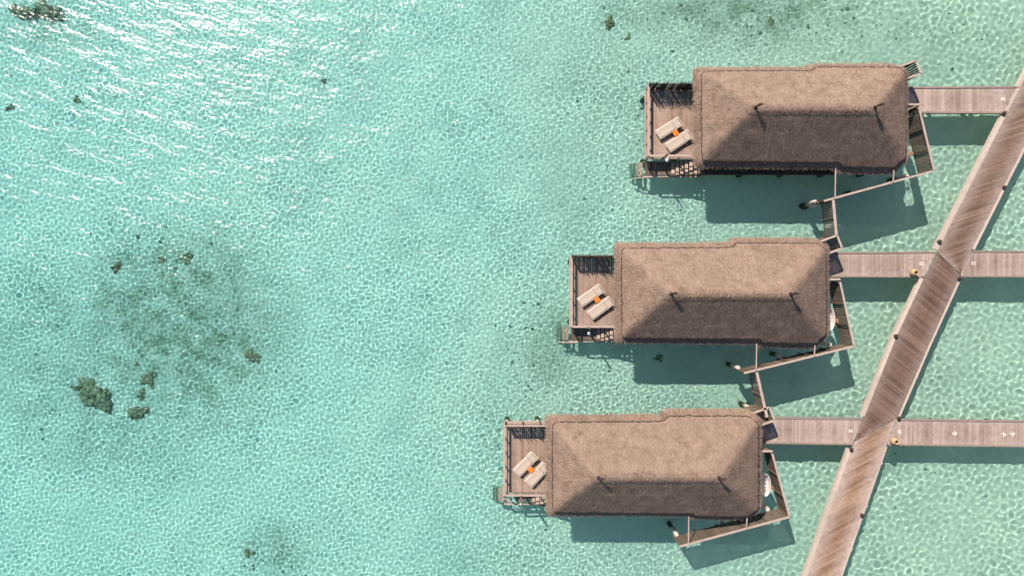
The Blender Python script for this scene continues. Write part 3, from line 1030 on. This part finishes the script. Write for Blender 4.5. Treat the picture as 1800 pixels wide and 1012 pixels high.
SETS = [  # per villa: outer lounger (px, py), inner lounger, table, angle
    ((1176, 225), (1193.5, 247.5), (1187.7, 233.5), 32.8),
    ((1038.2, 518.8), (1056, 541), (1049.7, 526.7), 35.3),
    ((923.9, 815), (944.5, 833.5), (933.5, 825.2), 46.0)]
pl = pt = None
for i, (a, b, t, ang) in enumerate(SETS):
    for k, p in enumerate((a, b)):
        lab = ('cream lounger farther from the thatched roof on the %s villa deck', 'cream lounger close against the thatched roof edge on the %s villa deck')[k] % POS[i]
        if pl is None: o = pl = lounger(lab)
        else: o = copy_tree(pl); o['label'] = lab
        q = at(p[0], p[1], Z_DECK + .34)
        o.location = (q.x, q.y, Z_DECK + .003); o.rotation_euler.z = math.radians(ang + (k - .5) * 1.5)
    lab = 'small square orange table between the two loungers of the %s villa' % POS[i]
    if pt is None: o = pt = side_table(lab)
    else: o = copy_tree(pt); o['label'] = lab
    q = at(t[0], t[1], Z_DECK + .42)
    o.location = (q.x, q.y, Z_DECK + .003); o.rotation_euler.z = math.radians(ang - 4)

# ------------------------------------------------------------------ bathtubs and stools
def bathtub(label):
    root = thing('bathtub', (0, 0, 0), label, 'bathtub', 'white bathtubs at the villa bath corners')
    mb = MB(); n = 36; vs, fs = [], []
    prof = [(.05, .02), (.70, .02), (.86, .12), (.95, .35), (1.0, .56), (.985, .585), (.93, .58), (.88, .45), (.78, .2), (.6, .11), (.05, .09)]
    for sx, z in prof:
        for k in range(n):
            a = 2 * math.pi * k / n
            vs.append((.44 * sx * math.cos(a), .92 * sx * math.sin(a) * (1 + .04 * math.cos(2 * a)), z))
    for i in range(len(prof) - 1):
        for k in range(n):
            j = (k + 1) % n
            fs.append([i * n + k, i * n + j, (i + 1) * n + j, (i + 1) * n + k])
    mb.add(vs, fs); mb.build('tub_shell', M['porcelain'], root, smooth=True)
    mb = MB(); mb.tube([(.0, .99, 0), (.0, .99, .75), (.0, .93, .82), (.0, .80, .80)], .02, 8); mb.build('tap', M['steel'], root, smooth=True)
    return root
def stool(label):
    root = thing('bath_stool', (0, 0, 0), label, 'stool', 'amber stools beside the bathtubs')
    mb = MB()
    for k in range(4):
        mb.box(-.17 + k * .087, -.17 + k * .087 + .078, -.13, .13, .40, .43)
    mb.build('seat', M['amber'], root)
    for x in (-.13, .13):
        for y in (-.09, .09):
            mb = MB(); mb.bar((x * 1.15, y * 1.15, 0), (x, y, .4), .035, .035); mb.build('leg', M['amber'], root)
    return root
TUB = [((1586.5, 267), (1601, 270)), ((1457.5, 561), (1471.5, 563)), ((1344.5, 852), (1356, 856))]
bt = bs = None
for i, (p, s) in enumerate(TUB):
    lab = 'white oval bathtub peeping out from under the east eave of the %s villa' % POS[i]
    if bt is None: o = bt = bathtub(lab)
    else: o = copy_tree(bt); o['label'] = lab
    q = at(p[0], p[1], Z_DECK + .5); o.location = (q.x, q.y, Z_DECK + .003)
    lab = 'little amber wooden stool beside the bathtub of the %s villa' % POS[i]
    if bs is None: o = bs = stool(lab)
    else: o = copy_tree(bs); o['label'] = lab
    q = at(s[0], s[1], Z_DECK + .4); o.location = (q.x, q.y, Z_DECK + .003); o.rotation_euler.z = .5 + i

# ------------------------------------------------------------------ walkways
def P(px, py, z=Z_DECK):
    q = at(px, py, z); return (q.x, q.y)

def text_mesh(parent, s, x, y, size, rz=math.pi):
    cu = bpy.data.curves.new('painted_number', 'FONT'); cu.body = s; cu.size = size; cu.align_x = 'CENTER'; cu.align_y = 'CENTER'; cu.extrude = .001; cu.offset = .004
    o = bpy.data.objects.new('tmp', cu); COL.objects.link(o)
    dg = bpy.context.evaluated_depsgraph_get()
    me = bpy.data.meshes.new_from_object(o.evaluated_get(dg))
    bpy.data.objects.remove(o)
    me.name = 'painted_number'
    t = link_mesh('painted_number', me, M['paint'], parent)
    t.location = (x - parent.location.x, y - parent.location.y, Z_DECK + .010)
    t.rotation_euler.z = rz
    t['label'] = 'white painted number ' + s
    return t

def symbol(parent, x, y, full=True):
    """Small white stencilled mark: two discs over each other with a curl on either side."""
    mb = MB(parent.location)
    z = Z_DECK + .008
    def disc(cx, cy, rx, ry, n=14):
        mb.prism([(x + cx + rx * math.cos(2 * math.pi * k / n), y + cy + ry * math.sin(2 * math.pi * k / n)) for k in range(n)], z, z + .003)
    def arc(cx, cy, r_, a0, a1, wd=.035, n=9):
        for k in range(n):
            t0, t1 = a0 + (a1 - a0) * k / n, a0 + (a1 - a0) * (k + 1) / n
            q = [(r_ - wd / 2, t0), (r_ + wd / 2, t0), (r_ + wd / 2, t1), (r_ - wd / 2, t1)]
            mb.prism([(x + cx + a * math.cos(b), y + cy + a * math.sin(b)) for a, b in q], z, z + .003)
    disc(0, -.01, .065, .07); disc(0.0, .13, .035, .045); disc(0.02, -.13, .05, .04)
    arc(.11, 0, .075, -2.4, 2.4)
    if full:
        arc(-.12, 0, .075, .8, 5.4)
    else:
        arc(-.15, .08, .05, 2.0, 4.6)
        disc(-.09, .02, .04, .02)
    o = mb.build('painted_mark', M['paint'], parent)
    return o

def walkway(label, poly, top, bot, seed, piles, wearf=.35):
    """poly: plank area; top/bot: the two long edges as point pairs."""
    cx = sum(p[0] for p in poly) / len(poly); cy = sum(p[1] for p in poly) / len(poly)
    root = thing('walkway', (cx, cy, 0), label, 'walkway', 'plank walkways leading off the jetty')
    org = root.location
    ang = math.atan2(top[1][1] - top[0][1], top[1][0] - top[0][0])
    mb = MB(org)
    boards(mb, poly, ang + math.pi / 2, .135, .012, Z_DECK - .045, Z_DECK, seed, 5, lambda t: wearf * abs(2 * t - 1) ** 2 + .1, .55)
    mb.build('planks', M['walk_wood'], root)
    mb = MB(org)
    for e in (top, bot):
        mb.bar((*e[0], Z_DECK - .02), (*e[1], Z_DECK - .02), .13, .16, .6)
        mb.bar((*e[0], Z_DECK - .22), (*e[1], Z_DECK - .22), .08, .22, .2)
    mb.build('edge_beam', M['beam_walk'], root)
    for x, y in piles:
        pile(root, org, x, y, .15, Z_DECK - .2)
    return root

def jx(y, pts):
    """x of a jetty edge polyline at height y (pixels)."""
    for (x0, y0), (x1, y1) in zip(pts, pts[1:]):
        if y0 <= y <= y1:
            return x0 + (x1 - x0) * (y - y0) / (y1 - y0)
JL = [(1803, 134), (1768.7, 201.5), (1646.5, 442.0), (1575.5, 591), (1519, 732), (1498.5, 783), (1419, 1010), (1392, 1090)]
JR = [(1880, 100), (1800, 260.8), (1768, 320), (1708.3, 438.6), (1689, 480), (1635, 601), (1577.5, 734), (1558.5, 780), (1478, 1010), (1450, 1090)]
walk = []
def seg(x0, y0t, y0b, x1t, y1t, x1b, y1b):
    return [P(x0, y0t), P(x1t, y1t), P(x1b, y1b), P(x0, y0b)], (P(x0, y0t), P(x1t, y1t)), (P(x0, y0b), P(x1b, y1b))
def wk(label, x0, y0t, y0b, x1t, y1t, x1b, y1b, seed, pil):
    poly, t, b = seg(x0, y0t, y0b, x1t, y1t, x1b, y1b)
    o = walkway(label, poly, t, b, seed, [P(x, y, .9) for x, y in pil])
    walk.append(o); return o
w1 = wk('short plank walkway marked 50 between the jetty and the uppermost villa', 1572, 154.5, 197.5, jx(154, JL) - 1, 153.5, jx(198, JL) - 1, 198.5, 1, [(1640, 165), (1640, 188), (1715, 165), (1715, 188)])
w2 = wk('plank walkway marked 52, with a clay jar near its end, leading to the middle villa', 1448, 444.5, 485.5, jx(443, JL) - 1, 443, jx(486, JL) - 1, 486, 2, [(1500, 455), (1500, 478), (1570, 455), (1570, 478)])
w3 = wk('plank walkway marked 54 leading from the jetty to the lowest villa', 1335, 734, 777.5, jx(735, JL) - 1, 735.5, jx(780, JL) - 1, 780, 3, [(1400, 745), (1400, 770), (1460, 745), (1460, 770)])
def wr(label, x0t, y0t, x0b, y0b, y1t, y1b, seed, pil):
    poly = [P(x0t, y0t), P(1990, y1t), P(1990, y1b), P(x0b, y0b)]
    o = walkway(label, poly, (poly[0], poly[1]), (poly[3], poly[2]), seed, [P(x, y, .9) for x, y in pil]); walk.append(o); return o
w4 = wr('plank walkway marked 53 running from the jetty to the right edge of the view', jx(441, JR) + 1, 441.5, jx(485, JR) + 1, 485, 443, 487, 4, [(1760, 452), (1760, 478), (1850, 452), (1850, 478)])
w5 = wr('plank walkway marked 55 with two more painted marks, running off to the right', jx(737, JR) + 1, 737, jx(780, JR) + 1, 780.5, 742.5, 786, 5, [(1660, 745), (1660, 772), (1760, 746), (1760, 774), (1860, 750), (1860, 776)])
text_mesh(w1, '50', *P(1763, 174), .34)
text_mesh(w2, '52', *P(1619.5, 463), .34)
text_mesh(w4, '53', *P(1711, 462.5), .34)
text_mesh(w3, '54', *P(1495.5, 756.5), .34)
text_mesh(w5, '55', *P(1581, 758), .34)
symbol(w5, *P(1678, 761)); symbol(w5, *P(1764, 763), False); symbol(w5, *P(1779.5, 762.5), False)

# ------------------------------------------------------------------ main jetty
mid = P(1600, 550)
jet = thing('jetty', (mid[0], mid[1], 0), 'long brown diagonal jetty whose boards change direction at each walkway', 'jetty')
jo = jet.location
def pxl(lst): return [P(*p) for p in lst]
# three stretches, boards laid at different angles
mb = MB(jo)
boards(mb, pxl([(1880, 96), (1872, 0), (1870, 0), (1646.5, 442), (1688.5, 481), (1708.3, 438.6), (1768, 320), (1800, 260.8)])[:0] or pxl([(1871, 0), (1646.5, 442), (1688.5, 481), (1708.3, 438.6), (1932, 0)]), math.radians(19), .125, .010, Z_DECK - .03, Z_DECK + .012, 61, 7, lambda t: max(0, abs(2 * t - 1) - .25) * 1.2, .3, sig=.26)
mb.build('upper_planks', M['jetty_upper'], jet)
mb = MB(jo)
boards(mb, pxl([(1646.5, 443.2), (1575.5, 591), (1519, 732), (1502.5, 774.6), (1576.2, 733.2), (1635, 601), (1688, 482.2)]), math.radians(-38), .125, .010, Z_DECK - .03, Z_DECK + .012, 62, 7, lambda t: max(0, abs(2 * t - 1) - .35) * .9, .3, sig=.26)
mb.build('middle_planks', M['jetty_mid'], jet)
mb = MB(jo)
boards(mb, pxl([(1576.6, 734.6), (1502, 776), (1498.5, 783), (1419, 1010), (1360, 1180), (1420, 1180), (1478, 1010), (1558.5, 780)]), math.radians(28), .125, .010, Z_DECK - .03, Z_DECK + .012, 63, 7, lambda t: max(0, abs(2 * t - 1) - .2) * 1.2, .3, sig=.26)
mb.build('lower_planks', M['jetty_low'], jet)
def edge(mb, pts, wd, side, drop=.34, rnd=.6, rise=.05):
    """kerb board + fascia along a polyline, outside the planks (side: -1 west, +1 east)."""
    for (x0, y0), (x1, y1) in zip(pts, pts[1:]):
        p, q = Vector((*P(x0, y0), 0)), Vector((*P(x1, y1), 0))
        d = (q - p).normalized(); n_ = Vector((-d.y, d.x, 0))
        if n_.x * side < 0: n_ = -n_
        a, b = p + n_ * (wd / 2 + .004), q + n_ * (wd / 2 + .004)
        L_ = (b - a).length; k = max(1, int(L_ / 3.2)); r = random.Random(int(x0))
        for i in range(k):
            s, e = a + (b - a) * i / k, a + (b - a) * ((i + 1) / k - .006 / L_ * 2)
            mb.bar((s.x, s.y, Z_DECK + rise - .05), (e.x, e.y, Z_DECK + rise - .05), wd, .10, r.uniform(.3, .9))
        a, b = p + n_ * (wd + .02), q + n_ * (wd + .02)
        mb.bar((a.x, a.y, Z_DECK - .17), (b.x, b.y, Z_DECK - .17), .06, drop, rnd)
mb = MB(jo)
edge(mb, [(1871, 0), (1771, 197)], .20, -1)
edge(mb, [(1768, 203), (1647.5, 440)], .24, -1)
edge(mb, [(1623, 490), (1575.5, 591), (1519, 732)], .22, -1)
edge(mb, [(1496.5, 789), (1419, 1010), (1360, 1180)], .24, -1)
mb.build('kerb', M['beam'], jet)
mb = MB(jo)
edge(mb, [(1932, 0), (1768, 320), (1708.8, 437.6)], .17, 1)
edge(mb, [(1687.6, 486), (1635, 601), (1578, 733)], .13, 1)
edge(mb, [(1557, 784), (1478, 1010), (1420, 1180)], .10, 1)
mb.build('kerb', M['beam'], jet)
for y in range(60, 1100, 75):
    for pts in (JL, JR):
        pass
    xl, xr = jx(max(135, min(y, 1089)), JL), jx(max(101, min(y, 1089)), JR)
    if y < 135: continue
    for x in (xl + .62 * (xr - xl), xr - 6):
        pile(jet, jo, *P(x, y, 1.0), .15, Z_DECK - .06)
mb = MB(jo)
for y in range(150, 1090, 16):
    a, b = P(jx(y, JL) + 2, y), P(jx(y, JR) - 2, y)
    mb.bar((*a, Z_DECK - .12), (*b, Z_DECK - .12), .09, .14, .3)
mb.build('joist', M['dark_wood'], jet)

# ------------------------------------------------------------------ bollards along the jetty edges
def bollard(label):
    root = thing('bollard', (0, 0, 0), label, 'bollard', 'dark bollards along the jetty')
    mb = MB(); mb.lathe((0, 0, 0), [(.001, -.08), (.12, -.08), (.12, .10), (.135, .11), (.135, .14), (.001, .14)], 14); mb.build('post', M['low_wood'], root)
    mb = MB(); mb.lathe((0, 0, 0), [(.001, .141), (.155, .141), (.165, .155), (.13, .21), (.05, .235), (.001, .24)], 14); mb.build('cap', M['finial_wood'], root, smooth=True)
    return root
BOL = [((1652.5, 424.5), 'dark bollard on the pale kerb just above the walkway marked 52'), ((1575.5, 590.5), 'dark bollard on the west kerb midway between the walkways marked 52 and 54'),
       ((1497, 789.5), 'grey-topped bollard on the kerb just below the walkway marked 54'), ((1765.5, 199), 'bollard where the walkway marked 50 meets the jetty'),
       ((1766.5, 329), 'brown bollard on the east kerb above the walkway marked 53'), ((1687.5, 489.5), 'brown bollard on the east kerb just below the walkway marked 53'),
       ((1581, 735), 'bollard in the corner above the walkway marked 55'), ((1516, 905.5), 'brown bollard on the east kerb of the lowest stretch of jetty')]
bo = None
for (p, lab) in BOL:
    if bo is None: o = bo = bollard(lab)
    else: o = copy_tree(bo); o['label'] = lab
    q = at(p[0], p[1], Z_DECK + .2); o.location = (q.x, q.y, Z_DECK + .03); o.rotation_euler.z = p[0]

# ------------------------------------------------------------------ clay jars
def jar(label):
    root = thing('clay_jar', (0, 0, 0), label, 'jar', 'clay jars on the walkways')
    mb = MB()
    mb.lathe((0, 0, 0), [(.001, 0), (.15, 0), (.24, .12), (.285, .30), (.26, .46), (.19, .56), (.165, .60), (.20, .64), (.19, .655), (.14, .64), (.12, .58), (.17, .48), (.2, .3), (.12, .08), (.001, .06)], 28)
    mb.build('body', M['clay'], root, smooth=True)
    return root
j1 = jar('ochre clay jar at the edge of the walkway marked 52')
q = at(1608, 479, Z_DECK + .4); j1.location = (q.x, q.y, Z_DECK + .004)
j2 = copy_tree(j1); j2['label'] = 'ochre clay jar at the edge of the walkway marked 55'
q = at(1573.5, 775.5, Z_DECK + .4); j2.location = (q.x, q.y, Z_DECK + .004)

# ------------------------------------------------------------------ corals
import bmesh
def coral(px, py, rad, ht, seed, label, stretch=1., rz=0., lumps=9):
    q = at(px, py, -.95)
    z = bed_z(q.x, q.y)
    r = random.Random(seed)
    bm = bmesh.new()
    for k in range(lumps):
        a = r.uniform(0, 6.28); d = rad * r.uniform(.25, .95) * (k > 0)
        s = rad * (r.uniform(.16, .48) if k else .6)
        m = Matrix.Translation((d * math.cos(a) * stretch, d * math.sin(a) / stretch, -.05)) @ Matrix.Diagonal((s * r.uniform(.8, 1.2), s * r.uniform(.8, 1.2), ht * r.uniform(.6, 1.1), 1))
        bmesh.ops.create_icosphere(bm, subdivisions=4, radius=1, matrix=m)
    for v in bm.verts:
        p = v.co * (2.2 / max(rad, .5)) + Vector((seed * 7.1, seed * 3.3, 0))
        f = noise.fractal(p * 1.3, .8, 2.1, 5)
        n_ = Vector((v.co.x, v.co.y, v.co.z * 1.5)); n_.normalize()
        v.co += n_ * f * rad * .34
    me = bpy.data.meshes.new('coral_head'); bm.to_mesh(me); bm.free()
    me.polygons.foreach_set('use_smooth', np.ones(len(me.polygons), bool))
    o = link_mesh('coral_head', me, M['coral'])
    o.location = (q.x, q.y, z); o.rotation_euler.z = rz
    tag(o, label, 'coral', 'coral heads on the lagoon floor')
    return o
CORALS = [
    (40, 22, .95, .55, 'left half of the dark coral cluster in the top left corner'), (86, 22, 1.0, .55, 'right half of the dark coral cluster in the top left corner'),
    (160, 698, 1.3, .55, 'largest dark brown coral head, in the lower left of the lagoon'), (129, 682, .35, .3, 'small coral knob just left of the largest dark coral head'),
    (237, 726, .72, .45, 'round dark coral head to the right of and below the largest one'), (247, 692, .45, .3, 'small tan coral directly above the round dark coral head'),
    (260, 668, .7, .3, 'pale tan coral patch above the small tan coral'),
    (202, 469, .42, .35, 'lone brown oval coral in the middle of the dark weedy bed'), (325, 452, .55, .3, 'dark coral at the right edge of the weedy bed'),
    (281, 456, .32, .2, 'low coral between the lone oval one and the dark one at the weedy bed edge'),
    (444, 628, .58, .35, 'greyish coral lump alone to the right of the weedy bed'), (1072, 41, .52, .35, 'dark blocky coral near the top above the uppermost villa'),
    (1105, 66, .28, .2, 'small coral below and right of the dark blocky one near the top'), (567, 141, .22, .3, 'small thin dark coral amid the sun glitter'),
    (131, 174, .32, .25, 'small dark coral in the glitter below the top left cluster'), (15, 188, .3, .25, 'small coral at the far left edge below the top left cluster'),
    (1157, 629, .35, .18, 'dark coral patch in the shadow south of the middle villa'), (1353, 38, .32, .22, 'small dark coral high up above the uppermost villa roof'),
    (432, 975, .4, .2, 'faint coral low in the frame at the bottom left of the lagoon'), (238, 640, .22, .15, 'tiny dark coral above the pale tan patch'),
]
for k, (x, y, rad, ht, lab) in enumerate(CORALS):
    coral(x, y, rad, ht, k + 1, lab, stretch=random.Random(k).uniform(.9, 1.12), rz=k * 1.3)

# loose rubble: one scatter of pebble-sized lumps in the weedy beds
rg = np.random.default_rng(77)
ico = bmesh.new(); bmesh.ops.create_icosphere(ico, subdivisions=1, radius=1)
iv = np.array([v.co[:] for v in ico.verts]); ifc = np.array([[v.index for v in f.verts] for f in ico.faces]); ico.free()
vs, fs, va = [], [], []
areas = [(300, 440, 130, 80, 45), (250, 600, 170, 130, 80), (1350, 40, 260, 60, 150), (930, 620, 60, 80, 70), (440, 990, 60, 30, 40), (1600, 60, 200, 60, 50), (450, 610, 60, 60, 30), (1080, 210, 80, 120, 40), (1590, 840, 120, 60, 30), (70, 730, 70, 60, 40)]
o = 0
for cx, cy, sx, sy, n_ in areas:
    for _ in range(n_):
        px, py = cx + rg.normal(0, sx * .55), cy + rg.normal(0, sy * .55)
        q = at(px, py, -.95); s = rg.uniform(.03, .085) * (1.8 if rg.random() < .12 else 1)
        v = iv * (s * rg.uniform(.6, 1.5), s * rg.uniform(.6, 1.5), s * .6) + rg.normal(0, s * .18, iv.shape) + (q.x, q.y, bed_z(q.x, q.y) + s * .1)
        vs.append(v); fs.append(ifc + o); o += len(v)
rub = link_mesh('coral_rubble', np_mesh('coral_rubble', np.vstack(vs), np.vstack(fs)), M['rubble'])
tag(rub, 'scattered dark coral rubble lying in the weedy beds of the lagoon floor', 'rubble', kind='stuff')
